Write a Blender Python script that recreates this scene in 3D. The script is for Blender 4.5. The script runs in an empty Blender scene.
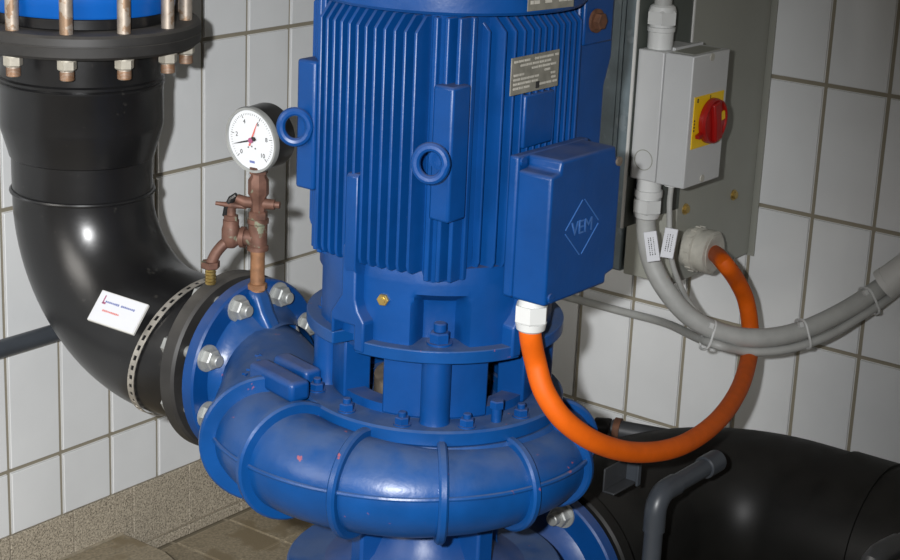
import bpy, bmesh, math, random
from mathutils import Vector, Matrix
random.seed(7)
V = Vector
R = math.radians
scene = bpy.context.scene
col = scene.collection

# ------------------------------------------------------------------ camera
FPX = 1830.536
YAW, PITCH, ROLL = R(36.74118), R(17.18144), R(2.55895)
CAM = V((-3.0834, -2.5114, 1.6601))
cy_, sy_, cp_, sp_ = math.cos(YAW), math.sin(YAW), math.cos(PITCH), math.sin(PITCH)
FW = V((cy_*cp_, sy_*cp_, -sp_))
rt_ = V((sy_, -cy_, 0)); up_ = rt_.cross(FW)
RT = rt_*math.cos(ROLL) + up_*math.sin(ROLL)
UP = up_*math.cos(ROLL) - rt_*math.sin(ROLL)
cd = bpy.data.cameras.new('camera'); cam = bpy.data.objects.new('camera', cd); col.objects.link(cam)
cd.sensor_width = 36; cd.lens = FPX*36/900; cd.clip_start = .05
cam.matrix_world = Matrix(((RT.x, UP.x, -FW.x, CAM.x), (RT.y, UP.y, -FW.y, CAM.y), (RT.z, UP.z, -FW.z, CAM.z), (0, 0, 0, 1)))
scene.camera = cam

# ------------------------------------------------------------------ light
world = bpy.data.worlds.new('world'); scene.world = world; world.use_nodes = True
world.node_tree.nodes['Background'].inputs[0].default_value = (1.0, .90, .74, 1)
world.node_tree.nodes['Background'].inputs[1].default_value = .085
fl = bpy.data.lights.new('camera_flash', 'SPOT'); flo = bpy.data.objects.new('camera_flash', fl); col.objects.link(flo)
flo.location = CAM - RT*.125 + UP*.05
fl.energy = 450; fl.color = (.985, .99, 1); fl.shadow_soft_size = .022
fl.spot_size = R(62); fl.spot_blend = 1.0
aim = CAM + (FW + RT*(40-450)/FPX - UP*(410-280)/FPX)*3
flo.rotation_euler = (aim - flo.location).to_track_quat('-Z', 'Y').to_euler()
fill = bpy.data.lights.new('left_fill', 'AREA'); fillo = bpy.data.objects.new('left_fill', fill); col.objects.link(fillo)  # unseen soft fill on the left, added to brighten faces turned that way
fill.shape = 'RECTANGLE'; fill.size = 1.8; fill.size_y = 1.4; fill.energy = 72; fill.color = (1, .96, .90)
fillo.location = (-4.6, -.25, 2.0); fillo.rotation_euler = (V((-1.0, -1.0, .8)) - fillo.location).to_track_quat('-Z', 'Y').to_euler()
vs = scene.view_settings
vs.view_transform = 'Standard'; vs.look = 'None'; vs.exposure = 0.0; vs.gamma = 1; vs.use_curve_mapping = False

# ------------------------------------------------------------------ pixel helpers (a pixel gives a direction, a plane the distance)
def ray(u, v): return FW + RT*(u-450)/FPX - UP*(v-280)/FPX
def onX(u, v, x): d = ray(u, v); return CAM + d*((x-CAM.x)/d.x)
def onY(u, v, y): d = ray(u, v); return CAM + d*((y-CAM.y)/d.y)
def onZ(u, v, z): d = ray(u, v); return CAM + d*((z-CAM.z)/d.z)
def dep(u, v, D): return CAM + ray(u, v)*D

# ------------------------------------------------------------------ materials
def mat(name, color, rough=.5, metal=0., var=.12, scale=12., bump=0., bscale=60., dust=None, dust_amt=.0, spec=.5, spots=None, spot_scale=30., spot_cut=.68, coat=0.):
    m = bpy.data.materials.new(name); m.use_nodes = True
    nt = m.node_tree; b = nt.nodes['Principled BSDF']; N = nt.nodes.new; L = nt.links.new
    b.inputs['Roughness'].default_value = rough; b.inputs['Metallic'].default_value = metal
    b.inputs['Specular IOR Level'].default_value = spec
    if coat: b.inputs['Coat Weight'].default_value = coat
    tc = N('ShaderNodeNewGeometry')
    no = N('ShaderNodeTexNoise'); no.inputs['Scale'].default_value = scale; no.inputs['Detail'].default_value = 5
    L(tc.outputs['Position'], no.inputs['Vector'])
    rp = N('ShaderNodeValToRGB')
    c = V(color); lo = c*(1-var); hi = c*(1+var)
    rp.color_ramp.elements[0].position = .3; rp.color_ramp.elements[1].position = .7
    rp.color_ramp.elements[0].color = (*lo, 1); rp.color_ramp.elements[1].color = (min(hi.x, 1), min(hi.y, 1), min(hi.z, 1), 1)
    L(no.outputs['Fac'], rp.inputs[0]); out = rp.outputs[0]
    def mixin(fac, colr, src):
        mx = N('ShaderNodeMix'); mx.data_type = 'RGBA'
        L(fac, mx.inputs[0]); L(src, mx.inputs[6]); mx.inputs[7].default_value = (*colr, 1)
        return mx.outputs[2]
    if spots:
        n2 = N('ShaderNodeTexNoise'); n2.inputs['Scale'].default_value = spot_scale; n2.inputs['Detail'].default_value = 3
        L(tc.outputs['Position'], n2.inputs['Vector'])
        mr = N('ShaderNodeMapRange'); mr.inputs[1].default_value = spot_cut; mr.inputs[2].default_value = spot_cut+.05
        L(n2.outputs['Fac'], mr.inputs[0]); out = mixin(mr.outputs[0], spots, out)
    if dust:   # settled dust lies on faces that look up
        sx = N('ShaderNodeSeparateXYZ'); L(tc.outputs['Normal'], sx.inputs[0])
        mr = N('ShaderNodeMapRange'); mr.inputs[1].default_value = .35; mr.inputs[2].default_value = 1.; mr.inputs[4].default_value = dust_amt
        L(sx.outputs['Z'], mr.inputs[0])
        n3 = N('ShaderNodeTexNoise'); n3.inputs['Scale'].default_value = 25; n3.inputs['Detail'].default_value = 4
        L(tc.outputs['Position'], n3.inputs['Vector'])
        mp = N('ShaderNodeMath'); mp.operation = 'MULTIPLY'; L(mr.outputs[0], mp.inputs[0])
        m4 = N('ShaderNodeMapRange'); m4.inputs[1].default_value = .3; m4.inputs[2].default_value = .6; m4.inputs[3].default_value = .35
        L(n3.outputs['Fac'], m4.inputs[0]); L(m4.outputs[0], mp.inputs[1])
        out = mixin(mp.outputs[0], dust, out)
        rr = N('ShaderNodeMapRange'); rr.inputs[3].default_value = rough; rr.inputs[4].default_value = .9
        L(mp.outputs[0], rr.inputs[0]); L(rr.outputs[0], b.inputs['Roughness'])
    L(out, b.inputs['Base Color'])
    if bump:
        n5 = N('ShaderNodeTexNoise'); n5.inputs['Scale'].default_value = bscale; n5.inputs['Detail'].default_value = 3
        L(tc.outputs['Position'], n5.inputs['Vector'])
        bp = N('ShaderNodeBump'); bp.inputs['Strength'].default_value = bump; bp.inputs['Distance'].default_value = .004
        L(n5.outputs['Fac'], bp.inputs['Height']); L(bp.outputs[0], b.inputs['Normal'])
    return m

DUST = (.20, .175, .15)
M = {}
M['tile'] = mat('white_tile', (.66, .675, .68), .22, var=.05, scale=5, bump=.05, bscale=14)
M['grout'] = mat('grout', (.25, .225, .17), .9, var=.35, scale=30, bump=.2, bscale=200)
M['stone'] = mat('speckled_stone', (.38, .335, .26), .6, var=.45, scale=230, spots=(.13, .11, .08), spot_scale=330, spot_cut=.56)
M['floor'] = mat('brown_floor_tile', (.25, .21, .145), .55, var=.3, scale=180, spots=(.20, .16, .10), spot_scale=9, spot_cut=.52, bump=.12, bscale=250)
M['floor_grout'] = mat('floor_grout', (.30, .26, .19), .9, var=.2, scale=60)
M['blue'] = mat('blue_paint', (.0012, .043, .180), .38, var=.10, scale=18, bump=.10, bscale=70, dust=DUST, dust_amt=.25, spec=.35, spots=(.10, .14, .26), spot_scale=150, spot_cut=.77)
M['blue_dusty'] = mat('blue_paint_dusty', (.002, .049, .190), .33, var=.14, scale=14, bump=.16, bscale=55, dust=(.10, .125, .175), dust_amt=.45, spec=.4, spots=(.30, .07, .09), spot_scale=55, spot_cut=.715)
M['blue_light'] = mat('blue_joint_paint', (.003, .095, .40), .35, var=.05)
M['black'] = mat('black_polyethylene', (.0085, .0085, .009), .29, var=.3, scale=7, bump=.06, bscale=30, spots=(.025, .024, .022), spot_scale=48, spot_cut=.70)
M['black_flange'] = mat('black_flange_rubber', (.022, .021, .020), .55, var=.3, scale=20, dust=(.12, .11, .095), dust_amt=.55)
M['black_dull'] = mat('black_pipe_dull', (.0085, .0085, .008), .43, var=.3, scale=9, spots=(.22, .21, .19), spot_scale=170, spot_cut=.79, dust=(.03, .028, .025), dust_amt=.35, spec=.22)
M['pvc'] = mat('grey_pvc', (.045, .052, .062), .38, var=.1, scale=20)
M['pvc_dark'] = mat('dark_grey_pvc', (.035, .037, .04), .42, var=.15, scale=20)
M['zinc'] = mat('zinc_plated_steel', (.34, .35, .34), .45, .45, var=.12, scale=40)
M['galv'] = mat('galvanised_sheet_shaded', (.15, .19, .21), .40, .25, var=.25, scale=14, spots=(.20, .24, .26), spot_scale=25, spot_cut=.6)  # base colour lowered to hold the shadow the trunking stands in
M['rod'] = mat('weathered_steel_rod', (.42, .36, .30), .5, .6, var=.2, scale=60, spots=(.30, .20, .13), spot_scale=55, spot_cut=.52)
M['nut'] = mat('zinc_nut', (.46, .43, .36), .45, .4, var=.15, scale=60)
M['rust'] = mat('rust', (.10, .04, .018), .8, var=.4, scale=60)
M['copper'] = mat('copper_pipe', (.26, .13, .065), .55, .3, var=.25, scale=70)
M['bronze'] = mat('tarnished_bronze', (.14, .07, .05), .55, .35, var=.35, scale=45, spots=(.19, .20, .14), spot_scale=60, spot_cut=.63)
M['brass'] = mat('brass', (.50, .36, .12), .35, .8, var=.15, scale=60)
M['orange'] = mat('orange_cable_sheath', (.60, .098, .002), .6, var=.08, scale=40, spots=(.64, .15, .012), spot_scale=90, spot_cut=.75, spec=.25)
M['cable'] = mat('grey_cable_sheath', (.36, .365, .35), .5, var=.08, scale=40, spots=(.38, .36, .31), spot_scale=70, spot_cut=.7)
M['conduit'] = mat('light_grey_conduit', (.54, .54, .52), .45, var=.05)
M['white_pl'] = mat('white_plastic', (.56, .57, .56), .4, var=.04)
M['offwhite'] = mat('aged_white_gland', (.42, .41, .36), .5, var=.1, scale=60)
M['switch'] = mat('light_grey_enclosure', (.49, .50, .50), .42, var=.03)
M['cab'] = mat('grey_green_cabinet_paint', (.27, .275, .24), .5, var=.04, scale=8)
M['plate_shade'] = mat('cabinet_paint_shaded', (.065, .075, .065), .5, var=.05, scale=8)  # darkened cabinet paint: shadow on the mounting plate put into the colour
M['yellow'] = mat('yellow_plate', (.80, .52, .008), .4, var=.04)
M['red'] = mat('red_plastic', (.30, .006, .005), .35, var=.08)
M['dark'] = mat('gap_shade', (.008, .008, .008), .7, var=.1)
M['ink'] = mat('dark_print', (.02, .02, .02), .6, var=.1)
M['blue_ink'] = mat('blue_print', (.12, .15, .34), .6, var=.1)
M['red_ink'] = mat('red_print', (.55, .12, .10), .6, var=.1)
M['purple_ink'] = mat('purple_print', (.30, .08, .16), .6, var=.1)
M['paper'] = mat('white_card', (.60, .61, .64), .35, var=.02)
M['dial'] = mat('gauge_dial', (.62, .64, .66), .4, var=.01)
M['steel_plate'] = mat('engraved_plate', (.28, .27, .23), .4, .5, var=.2, scale=60)
M['plate_print'] = mat('worn_plate_field', (.52, .50, .44), .45, .3, var=.15, scale=90)
M['pale'] = mat('emblem_highlight_blue', (.04, .12, .33), .4, var=.1)  # lid's blue made lighter, highlights on the raised emblem painted in
M['strap'] = mat('perforated_zinc_strap', (.50, .47, .42), .40, .7, var=.2, scale=60)
M['shaft'] = mat('shaft_seal_housing', (.16, .13, .10), .55, .2, var=.3, scale=40)

# wall backing: grout, with the same tiles drawn where the built ones end
def tiled_backing(name, mode, tile_rgb, grout_rgb, wm, hm, off, rough):
    m = bpy.data.materials.new(name); m.use_nodes = True; nt = m.node_tree; N = nt.nodes.new; L = nt.links.new
    b = nt.nodes['Principled BSDF']; b.inputs['Roughness'].default_value = rough
    g = N('ShaderNodeNewGeometry'); s = N('ShaderNodeSeparateXYZ'); L(g.outputs['Position'], s.inputs[0])
    c = N('ShaderNodeCombineXYZ')
    a = {'xz': ('X', 'Z'), 'yz': ('Y', 'Z'), 'xy': ('X', 'Y')}[mode]
    for i in (0, 1):
        ad = N('ShaderNodeMath'); ad.operation = 'ADD'; ad.inputs[1].default_value = off[i]; L(s.outputs[a[i]], ad.inputs[0]); L(ad.outputs[0], c.inputs[i])
    t = N('ShaderNodeTexBrick'); t.offset = 0; t.squash = 1
    t.inputs['Scale'].default_value = 1; t.inputs['Brick Width'].default_value = wm; t.inputs['Row Height'].default_value = hm
    t.inputs['Mortar Size'].default_value = .004; t.inputs['Color1'].default_value = (*tile_rgb, 1); t.inputs['Color2'].default_value = (*[q*.96 for q in tile_rgb], 1); t.inputs['Mortar'].default_value = (*grout_rgb, 1)
    L(c.outputs[0], t.inputs['Vector']); L(t.outputs['Color'], b.inputs['Base Color'])
    return m

# ------------------------------------------------------------------ mesh builder
def frame(d):
    d = V(d).normalized(); a = V((0, 0, 1)) if abs(d.z) < .9 else V((1, 0, 0))
    u = a.cross(d).normalized(); return u, d.cross(u), d

class MB:
    def __init__(s): s.v = []; s.f = []
    def add(s, vs, fs):
        o = len(s.v); s.v += [V(q) for q in vs]; s.f += [tuple(i+o for i in f) for f in fs]; return s
    def box(s, x0, x1, y0, y1, z0, z1):
        return s.add([(x0,y0,z0),(x1,y0,z0),(x1,y1,z0),(x0,y1,z0),(x0,y0,z1),(x1,y0,z1),(x1,y1,z1),(x0,y1,z1)],
                     [(3,2,1,0),(4,5,6,7),(0,1,5,4),(1,2,6,5),(2,3,7,6),(3,0,4,7)])
    def obox(s, c, ax, size):
        c = V(c); a = [V(q)*h/2 for q, h in zip(ax, size)]
        vs = [c+a[0]*i+a[1]*j+a[2]*k for k in (-1,1) for j in (-1,1) for i in (-1,1)]
        return s.add(vs, [(0,2,3,1),(4,5,7,6),(0,1,5,4),(1,3,7,5),(3,2,6,7),(2,0,4,6)])
    def prism(s, poly, o, ux, uy, h):       # extrude polygon in (ux,uy) along vector h
        o, ux, uy, h = V(o), V(ux), V(uy), V(h); n = len(poly)
        vs = [o+ux*a+uy*b for a, b in poly]; vs += [q+h for q in vs]
        fs = [tuple(range(n))[::-1], tuple(range(n, 2*n))]+[(i, (i+1) % n, (i+1) % n+n, i+n) for i in range(n)]
        return s.add(vs, fs)
    def lathe(s, prof, o, d, n=32, cap=True, rf=None):
        u, w, d = frame(d); o = V(o); vs = []; k = len(prof)
        for i in range(n):
            t = 2*math.pi*i/n
            for r, h in prof: vs.append(o+d*h+(u*math.cos(t)+w*math.sin(t))*r)
        fs = [(i*k+j, ((i+1) % n)*k+j, ((i+1) % n)*k+j+1, i*k+j+1) for i in range(n) for j in range(k-1)]
        if cap: fs += [tuple(i*k for i in range(n))[::-1], tuple(i*k+k-1 for i in range(n))]
        return s.add(vs, fs)
    def ring(s, prof, o, d, n=40):          # closed profile
        u, w, d = frame(d); o = V(o); vs = []; k = len(prof)
        for i in range(n):
            t = 2*math.pi*i/n
            for r, h in prof: vs.append(o+d*h+(u*math.cos(t)+w*math.sin(t))*r)
        return s.add(vs, [(i*k+j, ((i+1) % n)*k+j, ((i+1) % n)*k+(j+1) % k, i*k+(j+1) % k) for i in range(n) for j in range(k)])
    def arc(s, r0, r1, z0, z1, c, a0, a1, n=12):   # thick arc wall around the vertical through c, degrees
        vs = []
        for i in range(n+1):
            t = R(a0+(a1-a0)*i/n); e = V((math.cos(t), math.sin(t), 0))
            for r, z in ((r0,z0),(r1,z0),(r1,z1),(r0,z1)): vs.append(V(c)+e*r+V((0,0,z)))
        fs = [(i*4+j, (i+1)*4+j, (i+1)*4+(j+1) % 4, i*4+(j+1) % 4) for i in range(n) for j in range(4)]
        return s.add(vs, fs+[(0,1,2,3), (n*4+3, n*4+2, n*4+1, n*4)])
    def cyl(s, p0, p1, r, r1=None, n=20, ch=0):
        p0, p1 = V(p0), V(p1); h = (p1-p0).length; r1 = r if r1 is None else r1
        prof = [(r, 0), (r1, h)] if not ch else [(r-ch, 0), (r, ch), (r1, h-ch), (r1-ch, h)]
        return s.lathe(prof, p0, p1-p0, n)
    def tube(s, pts, rad, n=16, cap=True, closed=False):
        pts = [V(p) for p in pts]; m = len(pts); rad = rad if isinstance(rad, (list, tuple)) else [rad]*m
        vs = []; u = None
        for i, p in enumerate(pts):
            if closed: t = pts[(i+1) % m]-pts[i-1]
            else: t = pts[min(i+1, m-1)]-pts[max(i-1, 0)]
            t.normalize()
            if u is None: u = frame(t)[0]
            u = (u-t*u.dot(t)).normalized(); w = t.cross(u)
            vs += [p+(u*math.cos(2*math.pi*k/n)+w*math.sin(2*math.pi*k/n))*rad[i] for k in range(n)]
        e = m if closed else m-1
        fs = [(i*n+k, i*n+(k+1) % n, ((i+1) % m)*n+(k+1) % n, ((i+1) % m)*n+k) for i in range(e) for k in range(n)]
        if cap and not closed: fs += [tuple(range(n))[::-1], tuple(range((m-1)*n, m*n))]
        return s.add(vs, fs)
    def hexnut(s, p, d, r, h, hole=0):
        u, w, d = frame(d); p = V(p)
        q = lambda rr, hh, n=6: [p+d*hh+(u*math.cos(2*math.pi*k/n)+w*math.sin(2*math.pi*k/n))*rr for k in range(n)]
        vs = q(r, 0)+q(r, h*.86)+q(r*.86, h)
        return s.add(vs, [tuple(range(6))[::-1]]+[(i, (i+1) % 6, (i+1) % 6+6, i+6) for i in range(6)]+[(i+6, (i+1) % 6+6, (i+1) % 6+12, i+12) for i in range(6)]+[tuple(range(12, 18))])
    def mesh(s, name, o=V((0, 0, 0)), smooth=True, ang=35):
        me = bpy.data.meshes.new(name); me.from_pydata([tuple(q-o) for q in s.v], [], s.f)
        bm = bmesh.new(); bm.from_mesh(me); bmesh.ops.recalc_face_normals(bm, faces=bm.faces); bm.to_mesh(me); bm.free()
        if smooth:
            me.shade_smooth(); me.set_sharp_from_angle(angle=R(ang))
        return me

ORG = {}
def put(name, me, m, parent=None, loc=(0, 0, 0), bevel=0, seg=2):
    o = bpy.data.objects.new(name, me); col.objects.link(o); o.location = loc
    if m is not None and not me.materials: me.materials.append(M[m] if isinstance(m, str) else m)
    if parent: o.parent = parent; ORG[o.name] = ORG[parent.name]
    if bevel:
        b = o.modifiers.new('bevel', 'BEVEL'); b.width = bevel; b.segments = seg; b.limit_method = 'ANGLE'; b.angle_limit = R(40)
        b.harden_normals = False
    return o
def part(name, mb, m, parent, bevel=0, seg=2, ang=35):
    return put(name, mb.mesh(name, ORG[parent.name], ang=ang), m, parent, bevel=bevel, seg=seg)
def thing(name, loc, label, cat, group=None):
    o = bpy.data.objects.new(name, None); col.objects.link(o); o.location = loc; o.empty_display_size = .05
    ORG[o.name] = V(loc); tag(o, label, cat, group); return o
def tag(o, label, cat, group=None, kind=None):
    o['label'] = label; o['category'] = cat
    if group: o['group'] = group
    if kind: o['kind'] = kind
    return o
def solo(name, mb, m, loc, label, cat, group=None, bevel=0):
    loc = V(loc); o = put(name, mb.mesh(name, loc), m, None, loc, bevel); ORG[o.name] = loc
    return tag(o, label, cat, group)
def struct(name, mb, m, label, cat):
    o = put(name, mb.mesh(name, smooth=False), m); ORG[o.name] = V((0, 0, 0)); tag(o, label, cat, kind='structure'); return o
def bez(p0, p1, p2, p3, n=16):
    return [V(p0)*(1-t)**3+V(p1)*3*t*(1-t)**2+V(p2)*3*t*t*(1-t)+V(p3)*t**3 for t in [i/n for i in range(n+1)]]
def spline(pts, n=8):        # Catmull-Rom through the points
    P = [V(p) for p in pts]; P = [P[0]*2-P[1]]+P+[P[-1]*2-P[-2]]; out = []
    for i in range(1, len(P)-2):
        a, b, c, d = P[i-1:i+3]
        for k in range(n):
            t = k/n; out.append(.5*((2*b)+(c-a)*t+(2*a-5*b+4*c-d)*t*t+(3*b-a-3*c+d)*t**3))
    return out+[P[-2]]
def text_mesh(s, size, depth=.0006):
    cu = bpy.data.curves.new('glyphs', 'FONT'); cu.body = s; cu.size = size; cu.extrude = depth; cu.align_x = 'CENTER'; cu.align_y = 'CENTER'
    o = bpy.data.objects.new('glyphs', cu); col.objects.link(o)
    bpy.context.view_layer.update()
    me = bpy.data.meshes.new_from_object(o.evaluated_get(bpy.context.evaluated_depsgraph_get()))
    bpy.data.objects.remove(o); bpy.data.curves.remove(cu); return me
def text_part(name, s, size, m, parent, c, ux, uy, depth=.0006):
    me = text_mesh(s, size, depth); ux, uy = V(ux).normalized(), V(uy).normalized(); w = ux.cross(uy); c = V(c)-ORG[parent.name]
    me.transform(Matrix(((ux.x, uy.x, w.x, c.x), (ux.y, uy.y, w.y, c.y), (ux.z, uy.z, w.z, c.z), (0, 0, 0, 1))))
    me.materials.clear(); return put(name, me, m, parent)

# ================================================================== SETTING
ZB = .158                     # top of the stone skirting
ZROW = [ZB, .285, .535, .785, 1.035, 1.285, 1.535, 1.785, 2.035]
X0, Y0 = .185, .5555          # first vertical joints from the corner
G = .0049                     # half joint
wl = struct('wall_left', MB().box(-3.6, .12, 0, .12, 0, 2.6), tiled_backing('wall_left_tiles', 'xz', (.66, .66, .64), (.25, .225, .17), .125, .25, (X0+20*.125, -.035), .35), 'tall white tiled wall behind the black riser pipe', 'wall')
wr = struct('wall_right', MB().box(0, .12, -3.6, 0, 0, 2.6), tiled_backing('wall_right_tiles', 'yz', (.66, .66, .64), (.25, .225, .17), .125, .25, (Y0+20*.125, -.035), .35), 'tall white tiled wall behind the control cabinet and grey cables', 'wall')
def tile_mesh(w, h, t=.005, c=.0010):
    mb = MB(); a, b = w/2, h/2
    vs = [(-a,-b,0),(a,-b,0),(a,b,0),(-a,b,0),(-a,-b,t-c),(a,-b,t-c),(a,b,t-c),(-a,b,t-c),(-a+c,-b+c,t),(a-c,-b+c,t),(a-c,b-c,t),(-a+c,b-c,t)]
    mb.add(vs, [(i, (i+1) % 4, (i+1) % 4+4, i+4) for i in range(4)]+[(i+4, (i+1) % 4+4, (i+1) % 4+8, i+8) for i in range(4)]+[(8,9,10,11)])
    me = mb.mesh('tile'); return me
TM = {}
def tile(parent, name, m, c, w, h, rot):
    key = (round(w, 4), round(h, 4), m)
    if key not in TM: TM[key] = tile_mesh(w, h)
    o = put(name, TM[key], m, parent, c); 
    j = lambda: random.uniform(-1, 1)*.0035
    o.rotation_euler = (rot[0]+j(), rot[1]+(j() if rot[0] else 0), rot[2]+j()*.6); return o
def joints(first, n):
    return [0]+[first-.125*k for k in range(9, 0, -1) if first-.125*k > .03]+[first+.125*k for k in range(n)]
for wall, js, rot in ((wl, joints(X0, 17), (R(90), 0, 0)), (wr, joints(Y0, 16), (R(90), 0, R(-90)))):
    for i in range(len(js)-1):
        for k in range(len(ZROW)-1):
            a, b = js[i]+G, js[i+1]-G; c, d = ZROW[k]+(G if k else .001), ZROW[k+1]-G
            if b-a < .02: continue
            pos = (-(a+b)/2, -.0004, (c+d)/2) if wall is wl else (-.0004, -(a+b)/2, (c+d)/2)
            tile(wall, 'tile', 'tile', pos, b-a, d-c, rot)
bl = struct('baseboard_left', MB().box(-3.6, 0, -.003, 0, 0, ZB-.002), 'floor_grout', 'grey speckled stone skirting along foot of the wall by riser pipe', 'skirting')
br = struct('baseboard_right', MB().box(-.003, 0, -3.6, -.003, 0, ZB-.002), 'floor_grout', 'grey speckled stone skirting along foot of the wall by suction pipe', 'skirting')
for k in range(14):
    b0 = .136+.155*(k-1)
    if b0 < 0: continue
    tile(bl, 'skirting_tile', 'stone', (-(b0+.0775), -.0034, .0925), .152, .129, (R(90), 0, 0))
    tile(br, 'skirting_tile', 'stone', (-.0034, -(b0+.0775), .0925), .152, .129, (R(90), 0, R(-90)))
    # the narrow cove strip under each stone
    tile(bl, 'cove_strip', 'stone', (-(b0+.0775), -.0036, .0125), .152, .021, (R(90), 0, 0))
    tile(br, 'cove_strip', 'stone', (-.0036, -(b0+.0775), .0125), .152, .021, (R(90), 0, R(-90)))
fl_ = struct('floor', MB().box(-5, .12, -5, .12, -.1, 0), tiled_backing('floor_tiles', 'xy', (.17, .145, .10), (.30, .26, .19), .155, .155, (10*.155+.03, 10*.155+.02), .6), 'brown unglazed tiled floor under the pump', 'floor')
for i in range(13):
    for k in range(12):
        tile(fl_, 'floor_tile', 'floor', (-.03-.155*(i+.5), -.02-.155*(k+.5), -.0015), .1495, .1495, (0, 0, 0))
pl = thing('tiled_plinth', (-1.0, -.1, 0), 'low raised brown tiled plinth against the stone skirting', 'plinth')
part('slab', MB().prism([(-.785, -.012), (-.785, -.128), (-.86, -.36), (-1.9, -.36), (-1.9, -.012)], (0, 0, .002), (1, 0, 0), (0, 1, 0), (0, 0, .066)), 'floor', pl, bevel=.003)
part('edge_joint', MB().box(-1.9, -.785, -.0125, -.0055, .002, .0705), 'floor_grout', pl)

# ================================================================== PUMP
A = V((-1.097, -1.005, 0))
def pol(r, a, z): return A+V((r*math.cos(R(a)), r*math.sin(R(a)), z))
pump = thing('pump', A, 'large blue vertical sewage pump with finned electric motor on top', 'pump')
ZV = .663; ZT = .647
# volute centre line: (angle, outer radius, tube radius); ends bent into the discharge nozzle
key = [(455, .212, .042), (400, .222, .047), (340, .233, .051), (283, .243, .055), (253, .247, .057), (222, .256, .061), (190, .276, .067), (162, .300, .072), (138, .318, .075)]
def zt(a): return ZT+(.011*min(1, (215-a)/70.) if a < 215 else 0)
def volute_at(a):
    for (a0, o0, r0), (a1, o1, r1) in zip(key, key[1:]):
        if a0 >= a >= a1:
            t = (a0-a)/(a0-a1); return o0+(o1-o0)*t, r0+(r1-r0)*t
NZ = V((-1.091, -.640, ZV))
path, rad = [], []
a = 455
while a >= 138:
    o, r = volute_at(a); path.append(pol(o-r, a, zt(a))); rad.append(r); a -= 4
tan = (path[-1]-path[-2]).normalized(); p0 = path[-1]
nz = bez(p0, p0+tan*.085, NZ-V((0, .11, 0)), NZ, 14)[1:]
nozzle_r = [.075+.009*(i/13) for i in range(14)]
vol = part('volute_casing', MB().tube(path+nz, rad+nozzle_r, 36), 'blue_dusty', pump)
part('casing_body', MB().lathe([(.10, .56), (.17, .575), (.205, .60), (.212, .66), (.205, .685), (.19, .709), (.02, .709)], A, (0, 0, 1), 64), 'blue_dusty', vol)
def volute_rib(a, grow=.011, w=.013):
    o, r = volute_at(a); c = pol(o-r, a, zt(a)); t = V((-math.sin(R(a)), math.cos(R(a)), 0))
    mb = MB(); mb.lathe([(r-.005, -w/2), (r+grow-.003, -w/2), (r+grow, -w/2+.003), (r+grow, w/2-.003), (r+grow-.003, w/2), (r-.005, w/2)], c, t, 44, cap=False)
    part('casing_rib', mb, 'blue_dusty', vol)
for a in (341, 312, 283, 253, 222, 190, 161, 141): volute_rib(a, .022 if a == 141 else .015 if a == 161 else .011)
ridge, rr = [], []
for i in range(0, 317):
    a = 455-i
    if a < 140: break
    o, r = volute_at(a); ridge.append(pol(o+.001, a, ZV))
part('parting_ridge', MB().tube(ridge, .0035, 8), 'blue_dusty', vol)
# raised web where the nozzle meets the casing
wb = MB()
q0 = onZ(258, 364, .757); q1 = onZ(301, 387, .757)
d1 = (q1-q0).normalized(); d2 = d1.cross(V((0, 0, 1)))
wb.obox((q0+q1)/2-V((0, 0, .008)), (d1, d2, V((0, 0, 1))), ((q1-q0).length, .034, .03))
q2, q3 = onZ(283, 353, .757), onZ(312, 371, .757); wb.obox((q2+q3)/2-V((0, 0, .014)), (d1, d2, V((0, 0, 1))), ((q3-q2).length, .03, .03))
part('casing_web', wb, 'blue', vol, bevel=.007, seg=3)
# casting marks on the nozzle, worn past reading
cm = MB()
for i in range(9):
    c = onZ(247+i*3.4, 374-i*4.6, .738)
    for j in range(2): cm.obox(c+V((random.uniform(-.004, .004), random.uniform(-.006, .006), -.001)), frame((random.uniform(-1, 1), random.uniform(-1, 1), .1)), (.0018, .003, .006))
part('casting_mark', cm, 'blue', vol)

# discharge flange (axis +y)
fy = -.653
fg = part('discharge_flange', MB().ring([(.07, 0), (.1405, 0), (.1435, .003), (.1435, .021), (.1405, .024), (.07, .024)], (NZ.x, fy, ZV), (0, 1, 0), 72), 'blue', pump)
part('flange_hub', MB().lathe([(.083, -.05), (.086, -.03), (.10, -.006), (.112, .001)], (NZ.x, fy, ZV), (0, 1, 0), 48, cap=False), 'blue_dusty', fg)
part('tap_boss', MB().prism([(fy+.006, .799), (fy-.012, .799), (fy-.020, .788), (fy-.030, .765), (fy-.045, .745), (fy-.045, .71), (fy+.006, .71)], (NZ.x-.007-.0165, 0, 0), (0, 1, 0), (0, 0, 1), (.033, 0, 0)), 'blue_dusty', fg, bevel=.010, seg=3)
def stud(parent, c, ax, r=.0165, h=.014, l0=.03, l1=.05, washer=True, name='flange_bolt', m='zinc'):
    c = V(c); ax = V(ax); mb = MB()
    if washer: mb.cyl(c, c+ax*.003, r*1.28, n=24)
    mb.hexnut(c+ax*.003, ax, r, h); mb.cyl(c-ax*l0, c+ax*l1*.6, r*.58, n=14, ch=.0015)
    return part(name, mb, m, parent)
for k in range(8):
    t = R(22.5+45*k); c = V((NZ.x+.12*math.sin(t), fy, ZV+.12*math.cos(t)))
    stud(fg, c, (0, -1, 0), l0=.055, l1=.044)

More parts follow.
